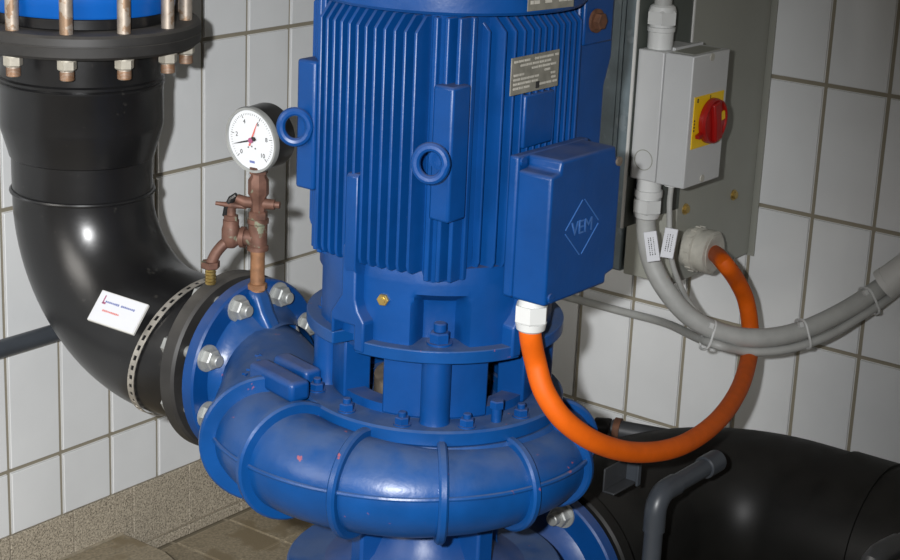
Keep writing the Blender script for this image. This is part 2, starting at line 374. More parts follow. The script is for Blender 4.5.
# cover ring with bolts
part('cover_ring', MB().ring([(.10, .708), (.186, .708), (.190, .712), (.190, .729), (.187, .732), (.10, .732)], A, (0, 0, 1), 80), 'blue_dusty', pump)
for k in range(12):
    an = 219+15+30*k
    p = pol(.171, an, .732); mb = MB(); mb.cyl(p, p+V((0, 0, .002)), .0125, n=18); mb.hexnut(p+V((0, 0, .002)), (0, 0, 1), .0105, .010); mb.cyl(p+V((0, 0, .01)), p+V((0, 0, .019)), .0058, n=12, ch=.001)
    part('cover_bolt', mb, 'blue', pump)
p = pol(.166, 250, .732); part('jacking_bolt', MB().cyl(p, p+V((0, 0, .024)), .0075, n=14).hexnut(p+V((0, 0, .020)), (0, 0, 1), .0105, .011), 'blue', pump)
# lantern: four thick panels with a round column, open windows between
lan = part('lantern', MB().arc(.112, .142, .732, .745, A, 0, 360, 72).arc(.112, .142, .815, .83, A, 0, 360, 72), 'blue', pump)
for k in range(4):
    a0 = 219+90*k
    part('lantern_panel', MB().arc(.103, .146, .733, .828, A, a0-30, a0+30, 14), 'blue', lan, bevel=.003)
    part('lantern_column', MB().lathe([(.0215, 0), (.0205, .005), (.0205, .02), (.0205, .096)], pol(.152, a0, .732), (0, 0, 1), 24), 'blue', lan)
part('shaft_seal', MB().lathe([(.085, .71), (.085, .745), (.06, .75), (.058, .775), (.035, .785), (.035, .83)], A, (0, 0, 1), 36), 'shaft', pump)
# motor end bell with niches, and its flange with two notches
def grid(rfun, zs, n=240):
    mb = MB(); vs = []
    for z in zs:
        for i in range(n): vs.append(pol(rfun(360*i/n, z), 360*i/n, z))
    k = len(zs); mb.add(vs, [(j*n+i, j*n+(i+1) % n, (j+1)*n+(i+1) % n, (j+1)*n+i) for j in range(k-1) for i in range(n)])
    mb.f += [tuple(range(n))[::-1], tuple(range((k-1)*n, k*n))]; return mb
def dang(a, b): return abs((a-b+180) % 360-180)
def bell_r(a, z):
    r = .167-(.004 if z > .935 else 0)
    for k in range(4):
        d = dang(a, 220+90*k)
        if d < 14 and z < .918:
            e = min(1, (14-d)/4.5); top = min(1, (.918-z)/.02)
            r -= .040*e*e*(3-2*e)*top
    return r
def flange_r(a, z):
    for c in (174.6, 263.4, 354.6, 83.4):
        if dang(a, c) < 6.4: return .150
    return .184
zs = [.845, .87, .89, .9, .906, .909, .912, .915, .918, .925, .93, .935, .955]
part('motor_end_bell', grid(bell_r, zs), 'blue', pump)
part('motor_flange', grid(flange_r, [.827, .829, .843, .845]), 'blue_dusty', pump, bevel=.0015)
for k in range(4):
    p = pol(.150, 220+90*k, .845); mb = MB(); mb.cyl(p, p+V((0, 0, .003)), .018, n=20); mb.hexnut(p+V((0, 0, .003)), (0, 0, 1), .0145, .014); mb.cyl(p+V((0, 0, .017)), p+V((0, 0, .03)), .009, n=14, ch=.0015)
    part('flange_bolt', mb, 'blue', pump)
p = pol(.1665, 192.3, .905); e = V((math.cos(R(198)), math.sin(R(198)), 0))
part('grease_screw', MB().hexnut(p, e, .0085, .006).cyl(p, p+e*.0075, .004, n=10), 'brass', pump)
for a, sg_ in ((177, 1), (261, -1), (357, 1), (81, -1)):
    e = V((math.cos(R(a)), math.sin(R(a)), 0)); t = V((-e.y, e.x, 0))*sg_
    pr = [(-.0125, .975), (.0125, .975), (.0125, .902), (.018, .886), (.030, .872), (.030, .829), (.012, .829), (.012, .864), (-.026, .864), (-.026, .845), (-.032, .845), (-.032, .876), (-.0125, .905)]
    part('bell_rib', MB().prism(pr, A+e*.146, t, (0, 0, 1), e*.0385), 'blue', pump, bevel=.003, seg=2)

# motor housing: squarish core, parallel fins on four sides, corner blocks
ZF0, ZF1 = .950, 1.292
core = [(-.142, -.10), (-.10, -.125), (.10, -.125), (.142, -.10), (.142, .10), (.10, .142), (-.10, .142), (-.142, .10)]
mh = part('motor_housing', MB().prism(core, A+V((0, 0, ZF0-.012)), (1, 0, 0), (0, 1, 0), (0, 0, ZF1-ZF0+.02)), 'blue', pump)
def fin(side, off, tip, z0=ZF0, z1=ZF1, th=.0046, chz=.02, chr_=.02, base=.12, name='cooling_fin'):
    # profile in (radial, z); chamfered top, rounded bottom
    pr = [(base, z0), (tip-.010, z0), (tip-.003, z0+.004), (tip, z0+.012), (tip, z1-chz), (tip-chr_, z1), (base, z1)]
    d = {'-x': V((-1, 0, 0)), '+x': V((1, 0, 0)), '-y': V((0, -1, 0)), '+y': V((0, 1, 0))}[side]
    t = V((abs(d.y), abs(d.x), 0))
    return part(name, MB().prism(pr, V((A.x, A.y, 0))+t*(off-th/2), d, (0, 0, 1), t*th), 'blue', mh, bevel=.0011, seg=1)
for k in range(12):
    y = -.08+.01455*k; fin('-x', y, .184-1.85*y*y)
    fin('+x', y, .184-1.85*y*y); fin('+y', y, .184-1.85*y*y)
for k in range(13):
    x = -.087+.0145*k
    tip = .164-(1.3*(x+.02)**2*3.6 if x < -.02 else .3*x*x)
    inbox = -.1 < x
    plate = -.085 < x < .026
    fin('-y', x, tip if k else .136, z0=ZF0)
fin('-x', .006, .187, z0=.935, z1=1.075, th=.019, chz=.004, chr_=.004, name='housing_web')
# corner zone between the fin groups: stepped ridges and lifting blocks
for sx, sy in ((-1, -1), (-1, 1), (1, -1), (1, 1)):
    mb = MB()
    def bx(x0, x1, y0, y1, z0, z1): mb.box(A.x+min(sx*x0, sx*x1), A.x+max(sx*x0, sx*x1), A.y+min(sy*y0, sy*y1), A.y+max(sy*y0, sy*y1), z0, z1)
    bx(.10, .150, .09, .098, ZF0-.01, ZF1); bx(.10, .143, .104, .111, ZF0-.01, ZF1); bx(.10, .133, .116, .123, ZF0-.01, ZF1); bx(.103, .112, .09, .128, ZF0-.01, ZF1)
    part('corner_ridge', mb, 'blue', mh, bevel=.002)
    mb = MB(); bx(.118, .157, .100, .133, 1.028, 1.207); blk = part('lifting_block', mb, 'blue', mh, bevel=.004)
    if sx < 0:
        c = A+V((-.192, -.128, 1.114)) if sy < 0 else A+V((-.170, .123, 1.116))
        nrm = V((-.88, -.47, .05)) if sy < 0 else V((-.80, -.58, .0))
        u, w, d = frame(nrm); rg = [c+(u*math.cos(2*math.pi*i/28)*.0195+w*math.sin(2*math.pi*i/28)*.0215) for i in range(28)]
        eb = MB().tube(rg, .0062, 10, closed=True)
        b = A+V((sx*.150, sy*.118, c.z)); dr = (b-c).normalized()
        eb.cyl(c+dr*.021, b, .0085, n=14); eb.cyl(c+dr*.024, c+dr*.030, .0135, n=18)
        part('eyebolt', eb, 'blue', mh)
# motor foot bracket at the back right corner
mb = MB().prism([(.098, .99), (.172, .99), (.172, 1.17), (.186, 1.21), (.186, 1.30), (.18, 1.31), (.098, 1.31)], A+V((0, -.152, 0)), (1, 0, 0), (0, 0, 1), (0, .034, 0))
fb = part('foot_bracket', mb, 'blue', pump, bevel=.006)
part('bracket_pad', MB().box(A.x+.098, A.x+.170, A.y-.159, A.y-.150, 1.235, 1.308), 'blue', fb, bevel=.003)
p = A+V((.124, -.159, 1.268)); part('rusty_bolt', MB().cyl(p, p+V((0, -.004, 0)), .0165, n=22).hexnut(p+V((0, -.004, 0)), (0, -1, 0), .012, .009), 'rust', fb)
# fan cowl above
fc = part('fan_cowl', MB().lathe([(.150, 1.296), (.186, 1.296), (.189, 1.300), (.189, 1.50), (.178, 1.53), (.14, 1.545), (.05, 1.548)], A, (0, 0, 1), 72), 'blue', pump)
# rating plates
def plate(c, ux, uy, n, w, h, parent, rows, seedv):
    random.seed(seedv); c = V(c); ux, uy, n = V(ux), V(uy), V(n)
    pb = part('rating_plate', MB().obox(c, (ux, uy, n), (w, h, .0016)), 'steel_plate', parent)
    mb = MB()
    for r in range(rows):
        y = h*.42-h*.84*(r+.3)/rows; x = -w*.45
        while x < w*.43:
            l = random.uniform(.06, .14)*w
            if random.random() < .8: mb.obox(c+ux*(x+l/2)+uy*y+n*.0009, (ux, uy, n), (min(l, w*.46-x), h*.42/rows, .0006))
            x += l+w*.022
    part('plate_field', mb, 'plate_print', pb); return pb
pc = A+V((-.029, -.1685, 1.217)); ux = V((1, -.015, 0)).normalized(); nn = V((0, -1, 0))
pb = plate(pc, (1, 0, 0), (0, 0, 1), (0, -1, 0), .108, .049, pump, 7, 3)
part('plate_mark', MB().obox(pc+V((.006, -.0012, -.017)), (V((1,0,0)), V((0,0,1)), nn), (.008, .009, .0006)), 'ink', pb)
t0 = R(-99); e = V((math.cos(t0), math.sin(t0), 0))
plate(A+e*.190+V((0, 0, 1.330)), (-e.y, e.x, 0), (0, 0, 1), e, .085, .055, pump, 5, 9)
# blank pad under the rating plate
part('blank_pad', MB().box(A.x-.042, A.x+.026, A.y-.1655, A.y-.12, 1.115, 1.187), 'blue', mh, bevel=.003)
# terminal box
bx0, bx1, by0, by1, bz0, bz1 = -1.181, -1.013, -1.247, -1.177, .923, 1.116
tb = part('terminal_box', MB().box(bx0+.0005, bx1-.0005, -1.193, by1, bz0+.0005, bz1-.0005), 'blue', pump, bevel=.004, seg=3)
n_ = .020
poly = [(bx0, bz0), (bx1-n_, bz0), (bx1-n_, bz0+.012), (bx1, bz0+.016), (bx1, bz1-.020), (bx1-n_*.7, bz1-.016), (bx1-n_*.8, bz1), (bx0+.022, bz1), (bx0+.020, bz1-.016), (bx0, bz1-.018)]
part('box_mount', MB().box(bx0+.03, bx1-.03, -1.18, -1.10, bz0+.03, bz1-.01), 'blue', tb)
lid = part('terminal_box_lid', MB().prism(poly, (0, -1.1925, 0), (1, 0, 0), (0, 0, 1), (0, by0+1.1925, 0)), 'blue', tb, bevel=.0045, seg=3)
for (x, z) in ((bx0+.010, bz1-.008), (bx1-.010, bz1-.022), (bx0+.012, bz0+.010)):
    y = by0 if x > -1.1 or z < 1 else -1.193
    part('lid_screw', MB().cyl((x, y, z), (x, y-.003, z), .0065, n=14).box(x-.005, x+.005, y-.0036, y-.003, z-.0008, z+.0008), 'shaft' if x > -1.1 else 'blue', tb)
# diamond emblem with letters, cast on the lid
cx, cz = onY(582, 227, by0-.0005).x, onY(582, 227, by0-.0005).z
dm = MB(); h_, w_ = .040, .042
cs = [V((cx, by0-.0004, cz+h_)), V((cx+w_, by0-.0004, cz)), V((cx, by0-.0004, cz-h_)), V((cx-w_, by0-.0004, cz))]
for i in range(4): dm.tube([cs[i].lerp(cs[(i+1) % 4], .06), cs[i].lerp(cs[(i+1) % 4], .94)], .0009, 6)
part('emblem_diamond', dm, 'pale', tb)
text_part('emblem_letters', 'VEM', .027, 'pale', tb, (cx, by0-.0006, cz), (1, 0, 0), (0, 0, 1))
# gland for the orange cable
gx, gy = -1.158, -1.212
gl = MB().cyl((gx, gy, .926), (gx, gy, .912), .0185, n=24); gl.hexnut((gx, gy, .914), (0, 0, -1), .0235, .026); gl.lathe([(.0215, 0), (.0195, .010), (.016, .013)], (gx, gy, .890), (0, 0, -1), 24)
part('cable_gland', gl, 'white_pl', pump)
# neck, foot disc and suction bend below the casing
part('suction_neck', MB().lathe([(.150, .452), (.118, .462), (.095, .485), (.078, .52), (.070, .56), (.072, .60)], A, (0, 0, 1), 56), 'blue', pump)
part('foot_disc', MB().lathe([(.10, .426), (.202, .426), (.206, .430), (.206, .448), (.203, .451), (.08, .452)], A, (0, 0, 1), 80), 'blue_dusty', pump)
for a in (156, 266, 336, 86):
    e = V((math.cos(R(a)), math.sin(R(a)), 0)); t = V((-e.y, e.x, 0))
    part('neck_web', MB().prism([(.05, .45), (.122, .45), (.116, .47), (.116, .60), (.05, .60)], A-t*.017, e, (0, 0, 1), t*.034), 'blue', pump, bevel=.004)
SZ = .31; SX = A.x+.285
bend = [A+V((0, 0, .44)), A+V((0, 0, .41))]+[A+V((.10-.10*math.cos(t), 0, .41-.10*math.sin(t))) for t in [R(15*i) for i in range(1, 7)]]+[V((SX+.01, A.y, SZ))]
part('suction_bend', MB().tube(bend, .104, 40), 'blue', pump)
part('foot_pedestal', MB().prism([(-.16, 0), (.16, 0), (.16, .016), (.05, .04), (.03, .26), (-.03, .26), (-.05, .04), (-.16, .016)], A+V((.02, -.14, 0)), (1, 0, 0), (0, 0, 1), (0, .28, 0)), 'blue', pump, bevel=.004)
sf = part('suction_flange', MB().ring([(.10, 0), (.167, 0), (.170, .003), (.170, .023), (.167, .026), (.10, .026)], (SX, A.y, SZ), (1, 0, 0), 72), 'blue', pump)
part('flange_hub', MB().lathe([(.105, -.03), (.112, -.012), (.128, .001)], (SX, A.y, SZ), (1, 0, 0), 48, cap=False), 'blue', sf)
for k in range(8):
    t = R(22.5+45*k); stud(sf, (SX, A.y-.1475*math.sin(t), SZ+.1475*math.cos(t)), (-1, 0, 0), r=.0175, h=.016, l0=.07, l1=.055)

# ================================================================== RISER PIPE
PX, PY = -1.091, -.254
rp = thing('riser_pipe', (PX, PY, .5), 'thick black plastic elbow pipe rising from pump discharge along left wall', 'pipe')
BR = .215; ys = PY-BR; zc = ZV+BR
cl = [V((PX, -.592, ZV)), V((PX, -.56, ZV)), V((PX, -.53, ZV))]+[V((PX, ys+BR*math.sin(t), zc-BR*math.cos(t))) for t in [R(3.75*i) for i in range(0, 25)]]
rd = [.108, .112, .118]+[.1205-.0055*i/24 for i in range(25)]
part('elbow', MB().tube(cl, rd, 48), 'black', rp)
ztop = 1.129   # underside of the upper flange
part('pipe_stub', MB().lathe([(.115, zc-.002), (.1155, .938), (.1185, .940), (.121, .950), (.132, .988), (.1335, .998), (.1335, 1.058), (.135, 1.061), (.135, 1.065), (.133, 1.067), (.135, 1.069), (.135, 1.073), (.132, 1.076), (.132, ztop+.01)], (PX, PY, 0), (0, 0, 1), 64), 'black', rp)
for z, r in ((.880, .1165),):
    part('weld_bead', MB().tube([V((PX+r*math.cos(2*math.pi*i/48), PY+r*math.sin(2*math.pi*i/48), z)) for i in range(48)], .0035, 8, closed=True), 'black', rp)
fr = part('backing_flange', MB().ring([(.100, 0), (.141, 0), (.145, .004), (.145, .026), (.141, .030), (.100, .030)], (PX, -.612, ZV), (0, 1, 0), 72), 'black_flange', rp)
part('flange_collar', MB().cyl((PX, -.629, ZV), (PX, -.606, ZV), .103, n=48), 'black_dull', fr)
for k in range(8):
    t = R(22.5+45*k); c = V((PX+.12*math.sin(t), -.582, ZV+.12*math.cos(t)))
    part('bolt_head', MB().cyl(c, c+V((0, .003, 0)), .020, n=20).hexnut(c+V((0, .003, 0)), (0, 1, 0), .0165, .012), 'zinc', fr)
uf = part('upper_flange', MB().ring([(.125, 0), (.188, 0), (.194, .005), (.195, .020), (.1935, .0205), (.1935, .0225), (.195, .023), (.194, .034), (.19, .038), (.10, .038)], (PX, PY, ztop), (0, 0, 1), 96), 'black_flange', rp)

# upper joint, held by threaded rods
ej = thing('expansion_joint', (PX, PY, 1.167), 'bright blue pipe joint held by long rusty threaded rods above black flange', 'pipe joint')
part('rubber_ring', MB().cyl((PX, PY, 1.1675), (PX, PY, 1.186), .146, n=64, ch=.002), 'black', ej)
part('joint_body', MB().lathe([(.14, 1.186), (.150, 1.186), (.1525, 1.190), (.1525, 1.203), (.1545, 1.206), (.1545, 1.225), (.163, 1.235), (.163, 1.27), (.1545, 1.28), (.1545, 1.315), (.12, 1.316)], (PX, PY, 0), (0, 0, 1), 72), 'blue_light', ej)
for k in range(12):
    a = R(221.5+30*k); x, y = PX+.170*math.cos(a), PY+.170*math.sin(a)
    rdm = part('threaded_rod', MB().cyl((x, y, ztop-.034), (x, y, 1.40), .0105, n=16, ch=.001), 'rod', ej)
    mb = MB().cyl((x, y, ztop-.0005), (x, y, ztop-.003), .0155, n=20); mb.hexnut((x, y, ztop-.003), (0, 0, -1), .0150, .015)
    part('rod_nut', mb, 'nut', rdm)
    mb = MB()
    for j in range(6): mb.cyl((x, y, ztop-.0205-j*.0022), (x, y, ztop-.0217-j*.0022), .0112, n=14)
    part('thread', mb, 'copper', rdm)

part('counter_flange', MB().ring([(.10, 0), (.192, 0), (.195, .004), (.195, .034), (.192, .038), (.10, .038)], (PX, PY, 1.316), (0, 0, 1), 80), 'blue_light', ej)
part('upper_pipe', MB().cyl((PX, PY, 1.35), (PX, PY, 2.3), .125, n=56), 'black', ej)
# perforated strap round the elbow and the card on it
sc = V((PX, -.503, ZV-.001)); SRD = .1225; SN = 80
st = thing('perforated_strap', sc, 'perforated zinc strap clamped round the black elbow', 'strap')
def strap_pt(t, r, off):      # slanted loop on the pipe surface
    return sc+V((-r*math.cos(t), -math.tan(R(18))*r*math.sin(t)+off, r*math.sin(t)))
def strap_band(o0, o1, t0, t1, n, closed):
    mb = MB(); vs = []
    for i in range(n+(0 if closed else 1)):
        t = t0+(t1-t0)*i/n
        for r, o in ((SRD, o0), (SRD+.0014, o0), (SRD+.0014, o1), (SRD, o1)): vs.append(strap_pt(t, r, o))
    m = n if closed else n+1
    fs = [(i*4+j, ((i+1) % m)*4+j, ((i+1) % m)*4+(j+1) % 4, i*4+(j+1) % 4) for i in range(n) for j in range(4)]
    if not closed: fs += [(0, 1, 2, 3), (n*4+3, n*4+2, n*4+1, n*4)]
    return vs, fs
mbs = MB()
for o0, o1 in ((-.0068, -.0032), (.0032, .0068)): mbs.add(*strap_band(o0, o1, 0, 2*math.pi, SN, True))
part('strap_band', mbs, 'strap', st)
hb = MB(); NB = 44
for i in range(NB):
    t = 2*math.pi*i/NB; hb.add(*strap_band(-.0034, .0034, t, t+2*math.pi/NB*.52, 2, False))
part('strap_bridge', hb, 'strap', st)

# card: four pixel corners put on a plane in front of the pipe surface
ks = 2.872/FPX; k0 = dep(102.5, 289.5, 2.882)
ka = (RT*49.5-UP*14.8-FW*18.8)*ks; kb = (-RT*13.5-UP*29.5-FW*12.1)*ks
cux = ka.normalized(); cuy = -(kb-cux*kb.dot(cux)).normalized(); cn = cux.cross(cuy)
if cn.dot(CAM-k0) < 0: cn = -cn
W, H = ka.length, kb.length
cc = k0+cux*W/2-cuy*H/2
sg = thing('sign_card', cc, 'small white laminated card with blue and red print strapped to black elbow', 'sign')
part('card_holder', MB().obox(cc-cn*.003, (cux, cuy, cn), (W, H, .006)), 'conduit', sg, bevel=.001)
part('card', MB().obox(cc+cn*.0004, (cux, cuy, cn), (W*.96, H*.93, .0008)), 'paper', sg)
mb = MB(); mb2 = MB(); random.seed(4)
for i in range(17):
    x = -W*.30+W*.037*i
    if i == 8: continue
    mb.obox(cc+cux*x+cuy*H*.18+cn*.001, (cux, cuy, cn), (W*.026, H*.06*random.uniform(.8, 1.2), .0005))
for i in range(10): mb2.obox(cc+cux*(-W*.28+W*.036*i)-cuy*H*.10+cn*.001, (cux, cuy, cn), (W*.024, H*.05*random.uniform(.8, 1.2), .0005))
part('print_blue_line', mb, 'blue_ink', sg); part('print_red_line', mb2, 'red_ink', sg)
lg = MB(); lg.obox(cc-cux*W*.36+cuy*H*.23+cn*.001, (cux, cuy, cn), (W*.022, H*.26, .0005)); lg.obox(cc-cux*W*.335+cuy*H*.12+cn*.001, (cux, cuy, cn), (W*.07, H*.06, .0005))
part('print_emblem', lg, 'purple_ink', sg)

# ================================================================== TAP AND GAUGE
TX, TY = -1.100, -.660
tp = thing('gauge_tap', (TX, TY, .80), 'tarnished bronze tee and drain tap on copper standpipe', 'tap')
part('standpipe', MB().cyl((TX, TY, .795), (TX, TY, .870), .0112, n=20), 'copper', tp)
part('base_nut', MB().hexnut((TX, TY, .7985), (0, 0, 1), .0155, .009), 'copper', tp)
te = MB().lathe([(.0112, .861), (.0165, .861), (.0165, .867), (.0145, .869), (.0145, .902), (.0165, .904), (.0165, .911), (.011, .911)], (TX, TY, 0), (0, 0, 1), 24)
ld = V((-.45, .89, 0)).normalized()      # outlet direction, to the wall side
tc = V((TX, TY, .879)); te.cyl(tc, tc+ld*.026, .0125, n=20); te.cyl(tc+ld*.020, tc+ld*.027, .0165, n=20)
part('tee', te, 'bronze', tp)
ck = MB(); ck.hexnut((TX, TY, .911), (0, 0, 1), .015, .012); ck.lathe([(.011, .92), (.0125, .93), (.0125, .945), (.016, .95), (.016, .972), (.012, .978), (.012, .984)], (TX, TY, 0), (0, 0, 1), 8)
ck.hexnut((TX, TY, .982), (0, 0, 1), .0145, .011)
ck.tube([V((TX, TY, .935))-ld*.026, V((TX, TY, .935))+ld*.02, V((TX, TY, .940))+ld*.034], [.008, .009, .007], 14)
ck.cyl(V((TX, TY, .935))-ld*.034, V((TX, TY, .935))-ld*.022, .0055, n=10)
part('test_cock', ck, 'bronze', tp)
lv = V((TX, TY, .944))+ld*.034
part('cock_lever', MB().tube([lv, lv+V((0, 0, -.006))+ld*.008, lv+V((0, 0, -.020))+ld*.014, lv+V((0, 0, -.034))+ld*.017], [.0055, .006, .0065, .006], 10), 'black', tp)
bd = tc+ld*.043+V((0, 0, -.004))
dt = MB().tube([tc+ld*.024, tc+ld*.030-V((0, 0, .003)), tc+ld*.036-V((0, 0, .005)), bd-V((0, 0, .004))], [.0105, .009, .0105, .012], 16)
dt.lathe([(.007, -.014), (.0125, -.009), (.0145, .0), (.0145, .014), (.0125, .022), (.0125, .030)], bd, (0, 0, 1), 20)
od = V((-.50, .42, 0)).normalized()
sp = [bd+V((0, 0, -.004)), bd+od*.010+V((0, 0, -.008)), bd+od*.022+V((0, 0, -.022)), bd+od*.031+V((0, 0, -.040))]
dt.tube(spline(sp, 5), .0085, 14)
part('drain_tap_body', dt, 'bronze', tp)
e0 = bd+od*.031+V((0, 0, -.040))
part('outlet_nut', MB().hexnut(e0+V((0, 0, .004)), (0, 0, -1), .0150, .011), 'bronze', tp)
hn = MB()
for j in range(5): hn.lathe([(.0088, -.007-j*.0052), (.0078, -.0115-j*.0052)], e0, (0, 0, 1), 16)
part('hose_tail', hn, 'brass', tp)
sm = MB().cyl(bd+V((0, 0, .028)), bd+V((0, 0, .050)), .0075, n=14); sm.hexnut(bd+V((0, 0, .030)), (0, 0, 1), .0115, .008)
hd = V((.62, -.79, -.10)).normalized(); hc = bd+V((0, 0, .053)); sm.tube([hc-hd*.024, hc-hd*.010, hc, hc+hd*.010, hc+hd*.024], [.003, .004, .0075, .004, .003], 12)
part('tap_handle', sm, 'bronze', tp)

GZ = onX(251, 140, -1.115).z; GY = onX(251, 140, -1.115).y
pg = thing('pressure_gauge', (TX, GY, .99), 'round white pressure gauge with black case and chrome rim', 'gauge')
gn = V((-1, -.03, -.06)).normalized(); gu = V((0, 0, 1)); gu = (gu-gn*gu.dot(gn)).normalized(); gr = gu.cross(gn)
gc = V((-1.108, GY, GZ))
part('gauge_stem', MB().cyl((TX, TY, .988), (TX, TY, GZ-.040), .008, n=16).hexnut((TX, TY, .990), (0, 0, 1), .0125, .009), 'bronze', pg)
part('gauge_case', MB().lathe([(.040, -.042), (.0485, -.038), (.0495, -.034), (.0495, .002), (.047, .0028)], gc, gn, 56), 'black', pg)
part('gauge_rim', MB().ring([(.0455, .002), (.0505, .000), (.0515, .004), (.050, .009), (.0465, .0085)], gc, gn, 64), 'zinc', pg)
dl = part('gauge_dial', MB().cyl(gc+gn*.003, gc+gn*.0058, .0465, n=56), 'dial', pg)
def gp(a, r, h=.0064): return gc+gn*h+(gr*math.sin(R(a))+gu*math.cos(R(a)))*r    # clock angle
tk = MB()
for i in range(51):
    a = -135+270*i/50; L = .006 if i % 10 == 0 else (.004 if i % 5 == 0 else .0028)
    e = (gp(a, 1)-gp(a, 0)).normalized(); tk.obox(gp(a, .0415-L/2, .0060), (e, gn.cross(e), gn), (L, .0009 if i % 10 == 0 else .0004, .0004))
part('scale_tick', tk, 'ink', dl)
for i, s in enumerate(('0', '2', '4', '6', '8', '10')):
    text_part('numeral', s, .0095, 'ink', dl, gp(-135+54*i, .030, .0058), -gr if gr.cross(gu).dot(gn) < 0 else gr, gu, .0004)
def needle(a, l, m, name):
    e = (gp(a, 1)-gp(a, 0)).normalized(); q = gn.cross(e)
    part(name, MB().prism([(-.010, -.0016), (l*.55, -.0011), (l, -.0003), (l, .0003), (l*.55, .0011), (-.010, .0016)], gp(0, 0, .0068), e, q, gn*.0006), m, pg)
needle(-107, .036, 'ink', 'pressure_needle'); needle(24, .031, 'red_ink', 'limit_needle')
part('needle_hub', MB().cyl(gp(0, 0, .0062), gp(0, 0, .0095), .0042, n=18), 'purple_ink', pg)
part('limit_pointer_hub', MB().obox(gp(60, .006, .008), (gr, gu, gn), (.006, .006, .002)), 'ink', pg)
for i in range(3): part('dial_mark', MB().obox(gp(180+(-30, 0, 30)[i], .014-(.004 if i == 1 else 0), .006), (gr, gu, gn), (.0022, .0022, .0004)), 'ink', dl)
mk = MB(); mk.obox(gp(180, .034, .006), (gr, gu, gn), (.010, .0035, .0004)); part('dial_maker_mark', mk, 'blue_ink', dl)

# ================================================================== CONTROL CABINET
cb = thing('control_cabinet', (-.15, -.88, .688), 'grey green sheet steel control cabinet fixed to tiled wall', 'cabinet')
body = part('cabinet_body', MB().box(-.302, -.014, -.935, -.832, .688, 1.62), 'cab', cb, bevel=.002)
part('back_flange', MB().box(-.0095, -.0058, -.945, -.80, .684, 1.64), 'cab', cb)
part('gap_shade_strip', MB().box(-.015, -.0095, -.930, -.84, .70, 1.6), 'dark', cb)  # solid dark strip standing in for shade in the open gap
part('mounting_plate', MB().box(-.486, -.300, -.936, -.932, .832, 1.62), 'plate_shade', cb)
part('plate_edge', MB().box(-.4895, -.486, -.9375, -.9330, .832, 1.62), 'conduit', cb)  # pale grey puts the light caught by this edge into its colour
part('plate_lip', MB().box(-.3055, -.3015, -.939, -.9355, 1.132, 1.62), 'conduit', cb)
for (px, pz) in ((-.095, .820), (-.274, .826)):
    q = V((px, -.935, pz)); part('cabinet_screw', MB().cyl(q, q+V((0, -.002, 0)), .0105, n=18).hexnut(q+V((0, -.002, 0)), (0, -1, 0), .0075, .005), 'brass', cb)
gc2 = V((-.250, -.935, .750))
gg = MB().lathe([(.036, 0), (.036, .012), (.041, .013), (.041, .024), (.037, .026), (.037, .036), (.040, .037), (.0395, .052), (.035, .054)], gc2, (0, -1, 0), 36)
for i in range(16):
    t = 2*math.pi*i/16; e = V((math.cos(t), 0, math.sin(t))); gg.obox(gc2+e*.040+V((0, -.018, 0)), (e, V((0, 1, 0)), e.cross(V((0, 1, 0)))), (.005, .011, .004))
part('screw_gland', gg, 'offwhite', cb)
part('gland_bore', MB().ring([(.0175, .045), (.034, .045), (.034, .056), (.030, .0565), (.0175, .0545)], gc2, (0, -1, 0), 32), 'offwhite', cb)
gs = thing('steel_trunking', (-.15, -.74, .688), 'galvanised steel trunking upright behind the motor beside cabinet', 'trunking')
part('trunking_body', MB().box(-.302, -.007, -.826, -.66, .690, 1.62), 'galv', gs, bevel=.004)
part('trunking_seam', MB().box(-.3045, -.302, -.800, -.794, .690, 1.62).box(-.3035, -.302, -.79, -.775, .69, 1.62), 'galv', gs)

# isolator switch
sw = thing('isolator_switch', (-.418, -.99, .92), 'light grey switch enclosure with red rotary handle on yellow plate', 'switch')
sx0, sx1, sz0, sz1 = -.478, -.358, .920, 1.141
part('enclosure_base', MB().box(sx0, sx1, -.987, -.9365, sz0, sz1), 'switch', sw, bevel=.002)
cv = part('enclosure_cover', MB().box(sx0, sx1, -1.043, -.9885, sz0-.001, sz1+.001), 'switch', sw, bevel=.002)
part('cover_recess', MB().box(sx0+.016, sx1-.016, -1.034, -.993, sz1+.0005, sz1+.0018), 'cab', cv)
part('cover_step', MB().box(sx0+.03, sx1+.001, -.99, -.984, sz1, sz1+.005), 'switch', cv)
for z in (sz1-.006, sz0+.008):
    part('cover_screw', MB().cyl((-.418, -1.0425, z), (-.418, -1.0445, z), .0065, n=18), 'offwhite', cv)
part('knockout_ring', MB().ring([(.0165, 0), (.0180, 0), (.0180, .0007), (.0165, .0007)], (sx0+.0002, -.962, .955), (-1, 0, 0), 32), 'cab', sw)
yp = part('yellow_plate', MB().box(-.4655, -.369, -1.0445, -1.043, .985, 1.073), 'yellow', sw)
for (x, z, s) in ((-.456, 1.066, '0'), (-.415, 1.0675, 'I')):
    text_part('plate_mark', s, .010, 'ink', yp, (x, -1.0447, z), (1, 0, 0), (0, 0, 1))
for i in range(4): part('plate_mark', MB().box(-.4635, -.4605, -1.045, -1.0445, 1.015+i*.0055, 1.018+i*.0055), 'ink', yp)
kc = V((-.412, -1.0445, 1.0275))
kn = part('rotary_handle', MB().lathe([(.036, 0), (.0385, .002), (.0385, .008), (.037, .010), (.034, .011)], kc, (0, -1, 0), 48), 'red', sw)
kt = R(12); gx_ = V((math.cos(kt), 0, math.sin(kt))); gz_ = V((-math.sin(kt), 0, math.cos(kt)))
part('handle_grip', MB().prism([(-.012, -.0335), (.012, -.0335), (.010, 0), (.012, .0335), (-.012, .0335), (-.010, 0)], kc+V((0, -.009, 0)), gx_, gz_, (0, -.010, 0)), 'red', kn, bevel=.003)
part('handle_rim', MB().ring([(.0335, .009), (.0378, .009), (.037, .014), (.0345, .014)], kc, (0, -1, 0), 48), 'red', kn)
